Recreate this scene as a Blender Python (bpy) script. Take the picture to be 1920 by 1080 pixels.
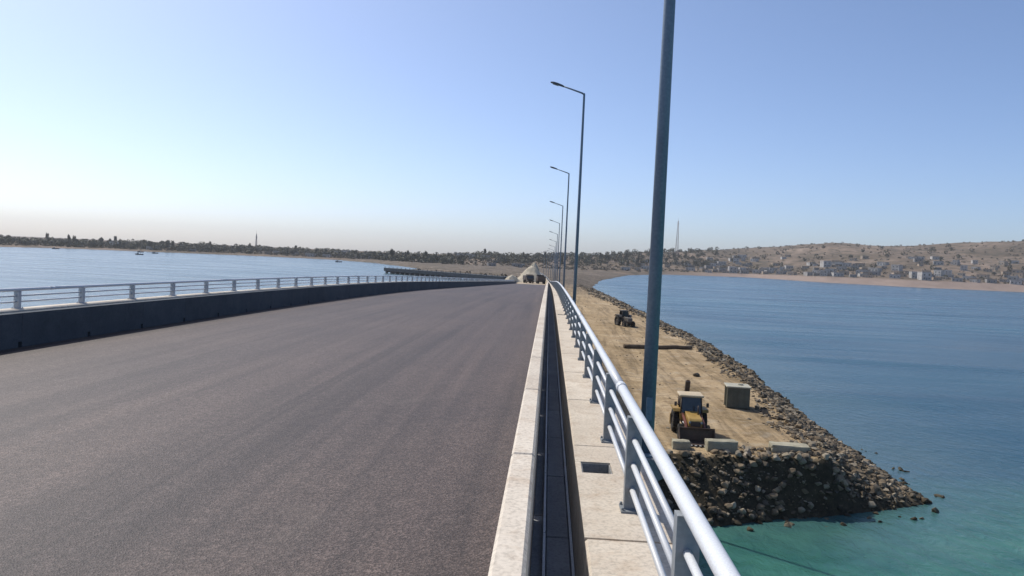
import bpy, bmesh, math, random
import numpy as np
from mathutils import Matrix, Vector, noise as mnoise

for o in list(bpy.data.objects): bpy.data.objects.remove(o)
scene = bpy.context.scene
C = scene.collection
R = math.radians
rng = random.Random(7)
nr = np.random.default_rng(11)

# ------------------------------------------------------------------ camera
EYE = 12.2                      # metres above the water
yaw, pitch, roll = R(2.699), R(2.336), R(2.58)
F0 = Vector((-math.sin(yaw), math.cos(yaw), 0)); R0 = Vector((math.cos(yaw), math.sin(yaw), 0)); U0 = Vector((0, 0, 1))
Fv = F0*math.cos(pitch) - U0*math.sin(pitch); Uv = U0*math.cos(pitch) + F0*math.sin(pitch)
Rt = R0*math.cos(roll) + Uv*math.sin(roll); Ut = Uv*math.cos(roll) - R0*math.sin(roll)
cam = bpy.data.cameras.new('camera'); co = bpy.data.objects.new('camera', cam); C.objects.link(co)
M4 = Matrix.Identity(4)
for i in range(3):
    M4[i][0] = Rt[i]; M4[i][1] = Ut[i]; M4[i][2] = -Fv[i]
M4[2][3] = EYE
co.matrix_world = M4
cam.sensor_width = 36; cam.lens = 1450/1920*36; cam.clip_start = 0.05; cam.clip_end = 60000
scene.camera = co

# ------------------------------------------------------------------ sky, sun, exposure
SUN_AZ, SUN_EL = R(-50), R(49)          # azimuth from +Y, clockwise positive: the sun stands ahead on the left
w = bpy.data.worlds.new('World'); scene.world = w; w.use_nodes = True
nt = w.node_tree; bg = nt.nodes['Background']
sky = nt.nodes.new('ShaderNodeTexSky'); sky.sky_type = 'NISHITA'; sky.sun_disc = False
sky.sun_elevation = SUN_EL; sky.sun_rotation = SUN_AZ
sky.air_density = .6; sky.dust_density = 1.4; sky.ozone_density = 4.2; sky.altitude = 0
nt.links.new(sky.outputs[0], bg.inputs[0]); bg.inputs[1].default_value = 0.148
sl = bpy.data.lights.new('sun', 'SUN'); so = bpy.data.objects.new('sun', sl); C.objects.link(so)
sl.energy = 3.6; sl.angle = R(0.53); sl.color = (1, .935, .83)
sdir = Vector((math.sin(SUN_AZ)*math.cos(SUN_EL), math.cos(SUN_AZ)*math.cos(SUN_EL), math.sin(SUN_EL)))
so.rotation_euler = sdir.to_track_quat('Z', 'Y').to_euler(); so.location = (-60, 40, 90)
scene.view_settings.view_transform = 'Standard'; scene.view_settings.look = 'None'
scene.view_settings.exposure = 0.2; scene.view_settings.gamma = 1
scene.render.engine = 'CYCLES'
scene.cycles.max_bounces = 6; scene.cycles.volume_bounces = 0

# ------------------------------------------------------------------ helpers
def tag(o, label=None, cat=None, group=None, kind=None):
    if label: o['label'] = label
    if cat: o['category'] = cat
    if group: o['group'] = group
    if kind: o['kind'] = kind
    return o
def empty(name, loc=(0, 0, 0), rz=0.0):
    o = bpy.data.objects.new(name, None); C.objects.link(o); o.location = loc; o.rotation_euler = (0, 0, rz)
    o.empty_display_size = .3
    return o
def link(name, me, parent=None, loc=(0, 0, 0), rot=(0, 0, 0), sc=(1, 1, 1)):
    o = bpy.data.objects.new(name, me); C.objects.link(o); o.parent = parent
    o.location = loc; o.rotation_euler = rot; o.scale = sc
    return o
def copy_tree(o, parent=None):
    c = o.copy(); C.objects.link(c); c.parent = parent
    for ch in list(o.children): copy_tree(ch, c)
    return c

class MB:
    def __init__(s): s.v = []; s.f = []; s.sm = []
    def add(s, vs, fs, smooth=False):
        b = len(s.v); s.v += [tuple(p) for p in vs]; s.f += [tuple(b+i for i in q) for q in fs]; s.sm += [smooth]*len(fs); return s
    def box(s, x0, x1, y0, y1, z0, z1, M=None):
        vs = [Vector(p) for p in ((x0,y0,z0),(x1,y0,z0),(x1,y1,z0),(x0,y1,z0),(x0,y0,z1),(x1,y0,z1),(x1,y1,z1),(x0,y1,z1))]
        if M: vs = [M @ p for p in vs]
        return s.add(vs, ((0,3,2,1),(4,5,6,7),(0,1,5,4),(1,2,6,5),(2,3,7,6),(3,0,4,7)))
    def prism(s, pts, a0, a1, axis='x', M=None):
        n = len(pts)
        def P(a, p):
            v = Vector((a, p[0], p[1])) if axis == 'x' else (Vector((p[0], a, p[1])) if axis == 'y' else Vector((p[0], p[1], a)))
            return M @ v if M else v
        vs = [P(a0, p) for p in pts] + [P(a1, p) for p in pts]
        fs = [tuple(range(n))[::-1], tuple(range(n, 2*n))] + [(i, (i+1) % n, n+(i+1) % n, n+i) for i in range(n)]
        return s.add(vs, fs)
    def tube(s, pts, rs, n=10, cap=True):
        pts = [Vector(p) for p in pts]
        if not hasattr(rs, '__len__'): rs = [rs]*len(pts)
        vs = []; m = len(pts)
        for i, p in enumerate(pts):
            t = (pts[min(i+1, m-1)] - pts[max(i-1, 0)]).normalized()
            a = t.cross(Vector((0, 0, 1)) if abs(t.z) < .9 else Vector((1, 0, 0))).normalized(); b = t.cross(a)
            vs += [p + (a*math.cos(2*math.pi*k/n) + b*math.sin(2*math.pi*k/n))*rs[i] for k in range(n)]
        fs = [(i*n+k, i*n+(k+1) % n, (i+1)*n+(k+1) % n, (i+1)*n+k) for i in range(m-1) for k in range(n)]
        s.add(vs, fs, True)
        if cap:
            b = len(s.v) - len(vs)
            s.f += [tuple(b+k for k in range(n))[::-1], tuple(b+(m-1)*n+k for k in range(n))]; s.sm += [False, False]
        return s
    def mesh(s, name, mat, bevel=0.0):
        me = bpy.data.meshes.new(name); me.from_pydata(s.v, [], s.f)
        me.polygons.foreach_set('use_smooth', s.sm)
        bm = bmesh.new(); bm.from_mesh(me)
        bmesh.ops.recalc_face_normals(bm, faces=bm.faces)
        if bevel: bmesh.ops.bevel(bm, geom=list(bm.edges), offset=bevel, segments=1, affect='EDGES', profile=.5)
        bm.to_mesh(me); bm.free()
        me.materials.append(mat); me.update()
        return me
    def build(s, name, mat, parent=None, bevel=0.0, loc=(0, 0, 0), rot=(0, 0, 0)):
        return link(name, s.mesh(name, mat, bevel), parent, loc, rot)

# ------------------------------------------------------------------ materials
def newmat(name):
    m = bpy.data.materials.new(name); m.use_nodes = True
    return m, m.node_tree, m.node_tree.nodes['Principled BSDF']
def N(nt, typ, **kw):
    n = nt.nodes.new(typ)
    for k, v in kw.items():
        if k in n.inputs: n.inputs[k].default_value = v
        else: setattr(n, k, v)
    return n
def ramp(nt, fac, stops):
    r = nt.nodes.new('ShaderNodeValToRGB'); e = r.color_ramp.elements
    while len(e) < len(stops): e.new(.5)
    for el, (p, c) in zip(e, stops): el.position = p; el.color = (*c, 1) if len(c) == 3 else c
    nt.links.new(fac, r.inputs[0]); return r.outputs[0]
def mixc(nt, a, b, fac, typ='MIX'):
    m = nt.nodes.new('ShaderNodeMix'); m.data_type = 'RGBA'; m.blend_type = typ
    for s, v in ((6, a), (7, b), (0, fac)):
        if hasattr(v, 'links') or hasattr(v, 'is_linked'): nt.links.new(v, m.inputs[s])
        else: m.inputs[s].default_value = (*v, 1) if hasattr(v, '__len__') and len(v) == 3 else v
    return m.outputs[2]
def coords(nt, scale=(1, 1, 1), typ='pos'):
    if typ == 'pos': src = N(nt, 'ShaderNodeNewGeometry').outputs['Position']
    else: src = N(nt, 'ShaderNodeTexCoord').outputs['Object']
    mp = N(nt, 'ShaderNodeMapping'); mp.inputs['Scale'].default_value = scale
    nt.links.new(src, mp.inputs[0]); return mp.outputs[0]
def noi(nt, vec, scale, detail=4, rough=.55, dist=0):
    n = N(nt, 'ShaderNodeTexNoise', Scale=scale, Detail=detail, Roughness=rough, Distortion=dist)
    nt.links.new(vec, n.inputs['Vector']); return n.outputs[0]
def bump(nt, h, bs, dist, strength=1.0):
    b = N(nt, 'ShaderNodeBump', Strength=strength, Distance=dist)
    nt.links.new(h, b.inputs['Height']); nt.links.new(b.outputs[0], bs.inputs['Normal'])
def mottled(name, a, b, rough=.8, scale=1.0, fine=20.0, bmp=.003, metal=0.0, typ='pos', stain=None, spec=.4, tint=0.0, wet=False):
    m, nt, bs = newmat(name)
    v = coords(nt, typ=typ)
    n1 = noi(nt, v, scale, 5); n2 = noi(nt, v, fine, 3)
    c = mixc(nt, a, b, ramp(nt, n1, [(.35, (0,)*3), (.65, (1,)*3)]))
    c = mixc(nt, c, ramp(nt, n2, [(.3, (.6,)*3), (.7, (1.0,)*3)]), .55, 'MULTIPLY')
    if stain:
        n3 = noi(nt, v, scale*2.3, 6, .7)
        c = mixc(nt, c, stain, ramp(nt, n3, [(.6, (0,)*3), (.72, (.75,)*3)]))
    if wet:
        gp = N(nt, 'ShaderNodeNewGeometry'); sz = N(nt, 'ShaderNodeSeparateXYZ'); nt.links.new(gp.outputs['Position'], sz.inputs[0])
        c = mixc(nt, c, ramp(nt, sz.outputs[2], [(.15, (.32, .33, .3)), (.5, (1,)*3)]), 1.0, 'MULTIPLY')
    if tint:
        oi = N(nt, 'ShaderNodeObjectInfo')
        c = mixc(nt, c, ramp(nt, oi.outputs['Random'], [(0, (1-tint,)*3), (1, (1,)*3)]), 1.0, 'MULTIPLY')
    nt.links.new(c, bs.inputs['Base Color'])
    bs.inputs['Roughness'].default_value = rough; bs.inputs['Metallic'].default_value = metal; bs.inputs['Specular IOR Level'].default_value = spec
    if bmp: bump(nt, n2, bs, bmp)
    return m

def mat_asphalt():
    m, nt, bs = newmat('asphalt')
    v = coords(nt)
    vo = N(nt, 'ShaderNodeTexVoronoi', Scale=75.0, feature='F1'); nt.links.new(v, vo.inputs['Vector'])
    grain = noi(nt, v, 60, 3, .7)
    big = noi(nt, v, .25, 4, .6)
    st = noi(nt, coords(nt, (2.6, .05, 1)), 1.0, 5, .62, .3)      # roller lanes along the road
    st2 = noi(nt, coords(nt, (.55, .02, 1)), 1.0, 3, .5, .2)
    c = ramp(nt, vo.outputs['Color'], [(0, (.031, .0222, .0190)), (.5, (.078, .0585, .0505)), (1, (.185, .146, .128))])
    c = mixc(nt, c, ramp(nt, grain, [(.3, (.4,)*3), (.7, (1.3,)*3)]), .8, 'MULTIPLY')
    blot = noi(nt, v, 9, 4, .7)
    c = mixc(nt, c, ramp(nt, blot, [(.3, (.72,)*3), (.7, (1.2,)*3)]), .8, 'MULTIPLY')
    c = mixc(nt, c, ramp(nt, st, [(.34, (.62, .61, .62)), (.5, (1, .985, .98)), (.66, (1.3, 1.26, 1.24))]), .72, 'MULTIPLY')
    c = mixc(nt, c, ramp(nt, st2, [(.35, (.8, .8, .82)), (.65, (1.1, 1.08, 1.06))]), .8, 'MULTIPLY')
    c = mixc(nt, c, ramp(nt, big, [(.35, (.86, .86, .88)), (.65, (1.1, 1.08, 1.06))]), .9, 'MULTIPLY')
    nt.links.new(c, bs.inputs['Base Color'])
    seam = N(nt, 'ShaderNodeSeparateXYZ'); nt.links.new(v, seam.inputs[0])
    wob = N(nt, 'ShaderNodeMath', operation='MULTIPLY_ADD'); nt.links.new(noi(nt, v, .4, 2), wob.inputs[0]); wob.inputs[1].default_value = .10; nt.links.new(seam.outputs[0], wob.inputs[2])
    pp = N(nt, 'ShaderNodeMath', operation='PINGPONG'); nt.links.new(wob.outputs[0], pp.inputs[0]); pp.inputs[1].default_value = 1.55
    c = mixc(nt, c, ramp(nt, pp.outputs[0], [(0, (.62,)*3), (.02, (.8,)*3), (.05, (1,)*3)]), .8, 'MULTIPLY')
    dust = noi(nt, v, .8, 6, .75, .8)
    c = mixc(nt, c, (.17, .14, .115), ramp(nt, dust, [(.58, (0,)*3), (.8, (.35,)*3)]))
    nt.links.new(c, bs.inputs['Base Color'])
    bs.inputs['Roughness'].default_value = .6; bs.inputs['Specular IOR Level'].default_value = .3
    bump(nt, mixc(nt, vo.outputs['Distance'], grain, .5), bs, .006)
    return m
def mat_concrete(name, a, b, stain):
    m, nt, bs = newmat(name)
    v = coords(nt)
    n1 = noi(nt, v, 1.3, 6, .65); n2 = noi(nt, v, 45, 3, .6); n3 = noi(nt, v, 4.5, 6, .7, .5)
    c = mixc(nt, a, b, ramp(nt, n1, [(.35, (0,)*3), (.65, (1,)*3)]))
    c = mixc(nt, c, stain, ramp(nt, n3, [(.5, (0,)*3), (.74, (.7,)*3)]))
    c = mixc(nt, c, ramp(nt, n2, [(.28, (.6,)*3), (.55, (1,)*3)]), .75, 'MULTIPLY')
    pit = N(nt, 'ShaderNodeTexVoronoi', Scale=26.0); nt.links.new(v, pit.inputs['Vector'])
    c = mixc(nt, c, ramp(nt, pit.outputs['Distance'], [(.05, (.5,)*3), (.14, (1,)*3)]), .5, 'MULTIPLY')
    oi = N(nt, 'ShaderNodeObjectInfo')
    c = mixc(nt, c, ramp(nt, oi.outputs['Random'], [(0, (.86, .85, .84)), (1, (1,)*3)]), 1.0, 'MULTIPLY')
    nt.links.new(c, bs.inputs['Base Color'])
    bs.inputs['Roughness'].default_value = .85; bs.inputs['Specular IOR Level'].default_value = .3
    bump(nt, mixc(nt, n2, n3, .5), bs, .004)
    return m
def mat_water():
    m, nt, bs = newmat('sea_water')
    geo = N(nt, 'ShaderNodeNewGeometry'); sep = N(nt, 'ShaderNodeSeparateXYZ'); nt.links.new(geo.outputs['Position'], sep.inputs[0])
    v = coords(nt)
    patch = noi(nt, coords(nt, (.006, .03, 1)), 1.0, 5, .6, .6)
    lanes = noi(nt, coords(nt, (.02, .11, 1)), 1.0, 4, .6, .4)
    deep = ramp(nt, patch, [(.3, (.004, .038, .066)), (.5, (.009, .062, .096)), (.72, (.022, .096, .13))])
    # shallow sandy shelf under the near end of the platform: a property of the depth of water there
    wob = noi(nt, v, .09, 4, .6)
    ma = N(nt, 'ShaderNodeMath', operation='MULTIPLY_ADD'); nt.links.new(wob, ma.inputs[0]); ma.inputs[1].default_value = 16; nt.links.new(sep.outputs[1], ma.inputs[2])
    mx = N(nt, 'ShaderNodeMath', operation='MULTIPLY_ADD'); nt.links.new(sep.outputs[0], mx.inputs[0]); mx.inputs[1].default_value = -.25; nt.links.new(ma.outputs[0], mx.inputs[2])
    mr = N(nt, 'ShaderNodeMapRange'); nt.links.new(mx.outputs[0], mr.inputs[0])
    mr.inputs[1].default_value = 36; mr.inputs[2].default_value = 50; mr.inputs[3].default_value = 1; mr.inputs[4].default_value = 0
    shal = ramp(nt, noi(nt, v, .35, 4, .6), [(.3, (.018, .095, .078)), (.6, (.042, .155, .115)), (.8, (.075, .19, .14))])
    xr = N(nt, 'ShaderNodeMapRange'); nt.links.new(sep.outputs[0], xr.inputs[0])
    xr.inputs[1].default_value = -2; xr.inputs[2].default_value = 4
    mm = N(nt, 'ShaderNodeMath', operation='MULTIPLY'); nt.links.new(mr.outputs[0], mm.inputs[0]); nt.links.new(xr.outputs[0], mm.inputs[1])
    # silt stirred up along the rock bank
    sx = N(nt, 'ShaderNodeMath', operation='MULTIPLY_ADD'); nt.links.new(noi(nt, v, .16, 5, .65), sx.inputs[0]); sx.inputs[1].default_value = 16; nt.links.new(sep.outputs[0], sx.inputs[2])
    sm = N(nt, 'ShaderNodeMapRange'); nt.links.new(sx.outputs[0], sm.inputs[0]); sm.inputs[1].default_value = 27; sm.inputs[2].default_value = 44; sm.inputs[3].default_value = .75; sm.inputs[4].default_value = 0
    deep = mixc(nt, deep, (.075, .125, .135), sm.outputs[0])
    c = mixc(nt, deep, shal, mm.outputs[0])
    nt.links.new(c, bs.inputs['Base Color'])
    bs.inputs['IOR'].default_value = 1.333; bs.inputs['Specular IOR Level'].default_value = .42
    rr = N(nt, 'ShaderNodeMapRange'); nt.links.new(lanes, rr.inputs[0]); rr.inputs[1].default_value = .35; rr.inputs[2].default_value = .65
    rr.inputs[3].default_value = .16; rr.inputs[4].default_value = .30
    nt.links.new(rr.outputs[0], bs.inputs['Roughness'])
    h = mixc(nt, noi(nt, coords(nt, (1.3, .8, 1)), 1.1, 5, .62, .5), noi(nt, coords(nt, (.25, .12, 1)), 1.0, 3, .5), .4)
    bump(nt, h, bs, .22)
    return m
def mat_ground():
    # sandy fill on top, dark stony earth on the steep flanks
    m, nt, bs = newmat('sandy_fill')
    v = coords(nt)
    geo = N(nt, 'ShaderNodeNewGeometry'); sep = N(nt, 'ShaderNodeSeparateXYZ'); nt.links.new(geo.outputs['True Normal'], sep.inputs[0])
    n1 = noi(nt, v, .22, 6, .65, .4); n2 = noi(nt, v, 2.2, 6, .7); n3 = noi(nt, v, 14, 3, .7)
    sand = ramp(nt, n1, [(.3, (.26, .19, .10)), (.5, (.42, .31, .18)), (.7, (.54, .42, .27))])
    sand = mixc(nt, sand, (.155, .105, .06), ramp(nt, n2, [(.5, (0,)*3), (.68, (.75,)*3)]))
    n4 = noi(nt, v, .75, 5, .7, .5)
    sand = mixc(nt, sand, (.44, .37, .27), ramp(nt, n4, [(.54, (0,)*3), (.68, (.7,)*3)]))
    sp2 = N(nt, 'ShaderNodeSeparateXYZ'); nt.links.new(geo.outputs['Position'], sp2.inputs[0])
    yr = N(nt, 'ShaderNodeMapRange'); nt.links.new(sp2.outputs[1], yr.inputs[0]); yr.inputs[1].default_value = 190; yr.inputs[2].default_value = 300
    scr = ramp(nt, noi(nt, v, .08, 6, .7), [(.3, (.075, .068, .045)), (.5, (.15, .12, .09)), (.7, (.27, .22, .175))])
    sand = mixc(nt, sand, scr, yr.outputs[0])
    tracks = noi(nt, coords(nt, (1.3, .06, 1)), 1.0, 4, .6, .6)
    sand = mixc(nt, sand, ramp(nt, tracks, [(.38, (.5,)*3), (.54, (1,)*3)]), .7, 'MULTIPLY')
    stone = ramp(nt, n2, [(.3, (.022, .02, .014)), (.6, (.07, .058, .038)), (.8, (.15, .12, .08))])
    c = mixc(nt, stone, sand, ramp(nt, sep.outputs[2], [(.80, (0,)*3), (.955, (1,)*3)]))
    c = mixc(nt, c, ramp(nt, n3, [(.3, (.62,)*3), (.6, (1.05,)*3)]), .7, 'MULTIPLY')
    nt.links.new(c, bs.inputs['Base Color'])
    bs.inputs['Roughness'].default_value = .95; bs.inputs['Specular IOR Level'].default_value = .15
    bump(nt, mixc(nt, n2, n3, .4), bs, .12)
    return m
def mat_land():
    m, nt, bs = newmat('scrub_land')
    v = coords(nt)
    at = N(nt, 'ShaderNodeAttribute', attribute_name='beach')
    n1 = noi(nt, v, .012, 6, .65, .5); n2 = noi(nt, v, .07, 6, .7, .3); n3 = noi(nt, v, .4, 4, .7)
    c = ramp(nt, n1, [(.28, (.08, .064, .046)), (.45, (.155, .118, .085)), (.58, (.24, .18, .135)), (.72, (.32, .245, .19))])
    c = mixc(nt, c, (.06, .056, .038), ramp(nt, n2, [(.46, (0,)*3), (.62, (.8,)*3)]))
    c = mixc(nt, c, ramp(nt, n3, [(.3, (.6,)*3), (.65, (1.1,)*3)]), .8, 'MULTIPLY')
    beach = ramp(nt, n2, [(.3, (.23, .175, .145)), (.7, (.31, .24, .20))])
    c = mixc(nt, c, beach, at.outputs['Fac'])
    nt.links.new(c, bs.inputs['Base Color'])
    bs.inputs['Roughness'].default_value = .95; bs.inputs['Specular IOR Level'].default_value = .1
    return m
def mat_leaf(name, a, b):
    m, nt, bs = newmat(name)
    v = coords(nt)
    oi = N(nt, 'ShaderNodeObjectInfo')
    c = mixc(nt, a, b, ramp(nt, noi(nt, v, .6, 4, .7), [(.35, (0,)*3), (.65, (1,)*3)]))
    c = mixc(nt, c, ramp(nt, oi.outputs['Random'], [(0, (.7, .75, .8)), (.5, (1, 1, 1)), (1, (1.25, 1.1, .95))]), 1.0, 'MULTIPLY')
    nt.links.new(c, bs.inputs['Base Color'])
    bs.inputs['Roughness'].default_value = .7; bs.inputs['Specular IOR Level'].default_value = .25
    return m
def mat_glass(name, c):
    m, nt, bs = newmat(name)
    n = noi(nt, coords(nt), 3, 2)
    nt.links.new(mixc(nt, c, tuple(k*1.6 for k in c), n), bs.inputs['Base Color'])
    bs.inputs['Roughness'].default_value = .08; bs.inputs['Specular IOR Level'].default_value = .6
    return m

M = dict(
    asphalt=mat_asphalt(),
    concrete=mat_concrete('pale_concrete', (.60, .53, .44), (.72, .655, .555), (.44, .33, .23)),
    wall=mat_concrete('girder_concrete', (.33, .335, .345), (.40, .40, .405), (.25, .25, .26)),
    dark_concrete=mat_concrete('dark_blue_grey_concrete', (.055, .07, .085), (.08, .097, .113), (.045, .058, .07)),  # one even dark blue-grey tone for the left wall and the pier
    duct=mat_concrete('duct_concrete', (.30, .31, .32), (.38, .39, .40), (.2, .21, .22)),
    cover=mat_concrete('cover_concrete', (.30, .32, .35), (.38, .40, .43), (.22, .235, .26)),
    steel=mottled('galvanised_steel', (.46, .48, .50), (.58, .60, .62), .5, 3, 60, .0005, .25),
    post=mottled('grey_painted_post', (.24, .265, .285), (.30, .325, .345), .5, 3, 40, .0006),
    rail=mottled('white_painted_rail', (.66, .69, .72), (.72, .745, .765), .38, .8, 160, .0001),
    pole=mottled('grey_painted_pole', (.21, .265, .33), (.25, .31, .375), .45, 1.0, 30, .0005, .1),
    lamp=mottled('lamp_housing', (.09, .10, .12), (.13, .14, .16), .5, 3, 30, .0005),
    lens=mat_glass('lamp_lens', (.25, .26, .26)),
    ground=mat_ground(), land=mat_land(), water=mat_water(),
    rock=mottled('rock_brown', (.19, .145, .095), (.36, .285, .195), .9, .9, 9, .02, tint=.45, spec=.2, wet=True),
    rock_pale=mottled('rock_pale', (.33, .28, .20), (.50, .43, .33), .9, .9, 9, .02, tint=.4, spec=.2, wet=True),
    rock_dark=mottled('rock_dark', (.08, .07, .055), (.16, .135, .10), .85, .9, 9, .02, tint=.4, spec=.25, wet=True),
    block=mottled('weathered_block', (.30, .28, .205), (.42, .39, .29), .9, 1.2, 14, .012, stain=(.15, .15, .10)),
    tank=mottled('olive_tank_paint', (.085, .09, .07), (.125, .13, .10), .55, 1.5, 20, .001, stain=(.17, .14, .09)),
    tanktop=mottled('faded_tank_top', (.36, .35, .28), (.47, .45, .36), .7, 1.5, 20, .001),
    yellow=mottled('worn_yellow_paint', (.30, .18, .04), (.44, .29, .085), .55, 2.5, 18, .001, stain=(.16, .10, .05)),
    cream=mottled('cream_roof_paint', (.52, .42, .27), (.66, .55, .38), .5, 1.5, 18, .001),
    darksteel=mottled('dark_worn_steel', (.055, .04, .035), (.10, .07, .055), .6, 2, 15, .002, stain=(.16, .08, .045)),
    red=mottled('red_brown_paint', (.16, .05, .035), (.22, .085, .06), .55, 2, 15, .001),
    rubber=mottled('tyre_rubber', (.018, .017, .016), (.035, .032, .028), .85, 3, 20, .003),
    glass=mat_glass('dark_glass', (.012, .015, .018)),
    grey=mottled('grey_machine_paint', (.10, .09, .08), (.16, .145, .125), .6, 2, 15, .001),
    white=mottled('white_vehicle_paint', (.62, .62, .60), (.72, .72, .70), .45, 2, 15, .0005),
    log=mottled('weathered_timber', (.10, .07, .045), (.17, .125, .08), .9, 2, 18, .01),
    sandpile=mottled('pale_heap_sand', (.44, .385, .29), (.56, .50, .39), .95, .5, 6, .05, spec=.1),
    dirtroad=mottled('unpaved_road', (.38, .31, .22), (.50, .42, .31), .95, .3, 3, .03, spec=.1),
    leaf=mat_leaf('tree_leaf', (.034, .042, .028), (.072, .075, .048)),
    leaf2=mat_leaf('olive_leaf', (.06, .066, .045), (.11, .11, .075)),
    scrub=mat_leaf('scrub_leaf', (.045, .042, .027), (.10, .085, .058)),
    bark=mottled('tree_bark', (.09, .07, .05), (.14, .11, .08), .9, 2, 10, .02),
    hw=mottled('whitewashed_wall', (.40, .38, .35), (.62, .60, .56), .85, .3, 3, .01, tint=.25),
    hg=mottled('bare_block_wall', (.26, .25, .24), (.36, .34, .32), .9, .3, 3, .01, tint=.3),
    ht=mottled('tan_rendered_wall', (.42, .33, .24), (.52, .42, .31), .9, .3, 3, .01, tint=.3),
    hroof=mottled('flat_roof_screed', (.36, .34, .32), (.52, .50, .47), .9, .3, 3, .01, tint=.3),
    hroof2=mottled('rusty_sheet_roof', (.30, .16, .11), (.40, .24, .17), .8, .3, 3, .01, tint=.3),
    hdoor=mottled('painted_door', (.07, .11, .15), (.11, .15, .2), .6, 1, 8, .002),
    mast=mottled('mast_steel', (.30, .26, .26), (.40, .36, .36), .6, 1, 8, .001),
    hull=mottled('boat_paint', (.06, .09, .14), (.10, .14, .20), .5, 1, 8, .002),
)

# ------------------------------------------------------------------ the line of the bridge
def path(Y):
    a = abs(Y)
    if a <= 61: d = a*a/4080
    elif a <= 210 or Y < 0: d = .912 + (a-61)*.0299
    elif a <= 290: t = a-210; d = .912+149*.0299 + .0299*t - .0299/80*t*t/2
    else: d = .912+149*.0299 + .0299*40
    x = -(Y-200)**2/7200 if Y > 200 else 0.0
    return x, 10.2-d
def frame(Y):
    x0, z0 = path(Y-.5); x1, z1 = path(Y+.5)
    return math.atan2(z1-z0, 1), -math.atan2(x1-x0, 1)      # pitch about X, yaw about Z
def place(name, me, parent, X, Y, Z):
    px, pz = path(Y); p, q = frame(Y)
    return link(name, me, parent, (px+X*math.cos(q), Y+X*math.sin(q), pz+Z), (p, 0, q))
def sweep(prof, y0, y1, step):
    ys = list(np.arange(y0, y1, step)) + [y1]; b = MB(); n = len(prof); vs = []
    for y in ys:
        px, pz = path(y); vs += [(px+x, y, pz+z) for x, z in prof]
    fs = [(i*n+k, i*n+(k+1) % n, (i+1)*n+(k+1) % n, (i+1)*n+k) for i in range(len(ys)-1) for k in range(n)]
    fs += [tuple(range(n)), tuple((len(ys)-1)*n+k for k in range(n))[::-1]]
    return b.add(vs, fs)
def rect(x0, x1, z0, z1): return [(x0, z0), (x1, z0), (x1, z1), (x0, z1)]

BR_END = 232.0
# ------------------------------------------------------------------ water
def disc(name, rad, z, mat):
    rs = [0, 60, 200, 600, 1500, 2800, rad]; n = 64; vs = [(0, 0, z)]; fs = []
    for r in rs[1:]: vs += [(r*math.cos(2*math.pi*k/n), r*math.sin(2*math.pi*k/n), z) for k in range(n)]
    fs += [(0, 1+k, 1+(k+1) % n) for k in range(n)]
    for i in range(len(rs)-2):
        a = 1+i*n; fs += [(a+k, a+n+k, a+n+(k+1) % n, a+(k+1) % n) for k in range(n)]
    return tag(MB().add(vs, fs).build(name, mat), kind='structure')
disc('water', 4500, 0, M['water'])
disc('seabed', 4500, -6, M['ground'])

# ------------------------------------------------------------------ platform and causeway (one earth body)
TOP = np.array([(-3, 39), (6.3, 38.9), (10.4, 39.4), (14.7, 39.6), (15.4, 43.7), (15.4, 48.7), (15.9, 55), (16.4, 63.4), (17.2, 74.7), (17.1, 90), (17.5, 119),
    (15.8, 150), (13, 192), (11.5, 226), (11, 300), (11, 352), (17, 470), (42, 640), (60, 780), (-200, 800), (-150, 730), (-85, 570), (-64, 470), (-76, 437), (-66, 430),
    (-45, 423), (-24, 392), (-14.5, 350), (-13, 240), (-3, 226)], float)
WAT = np.array([(-5, 36), (3, 35.8), (8.6, 36.4), (11.5, 37.8), (14.4, 38.8), (17.6, 40.2), (20.8, 41.9), (20.8, 45.8), (21, 52.7), (21.3, 62), (23.1, 78.8), (24.4, 94.4), (25.3, 121),
    (24.4, 159), (23, 219), (19.9, 312), (19.9, 352), (32.8, 474), (72.6, 705), (90, 800), (-240, 830), (-170, 735), (-98, 570), (-80, 475), (-90, 442), (-87, 425), (-67.6, 424.5),
    (-46, 417.5), (-23.5, 383.5), (-17, 345), (-16, 236), (-6, 222)], float)
def inside(P, poly):
    x, y = P[:, 0], P[:, 1]; r = np.zeros(len(P), bool); n = len(poly)
    for i in range(n):
        x0, y0 = poly[i]; x1, y1 = poly[(i+1) % n]
        c = (y0 > y) != (y1 > y)
        if y1 != y0: r ^= c & (x < (x1-x0)*(y-y0)/(y1-y0)+x0)
    return r
def dist(P, poly):
    d = np.full(len(P), 1e9); n = len(poly)
    for i in range(n):
        a = poly[i]; b = poly[(i+1) % n]; ab = b-a
        t = np.clip(((P-a)@ab)/(ab@ab), 0, 1)
        d = np.minimum(d, np.hypot(*(P-(a+t[:, None]*ab)).T))
    return d
_G = nr.random((64, 64))
def vnoise(P, s):
    u = P/s; i = np.floor(u).astype(int); f = u-i; f = f*f*(3-2*f)
    g = lambda a, b: _G[a % 64, b % 64]
    return (g(i[:, 0], i[:, 1])*(1-f[:, 0])+g(i[:, 0]+1, i[:, 1])*f[:, 0])*(1-f[:, 1]) + (g(i[:, 0], i[:, 1]+1)*(1-f[:, 0])+g(i[:, 0]+1, i[:, 1]+1)*f[:, 0])*f[:, 1] - .5
def fnoise(P, s, o=4):
    r = np.zeros(len(P)); a = 1.0
    for k in range(o): r += a*vnoise(P+17.3*k, s); a *= .5; s *= .5
    return r
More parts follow.
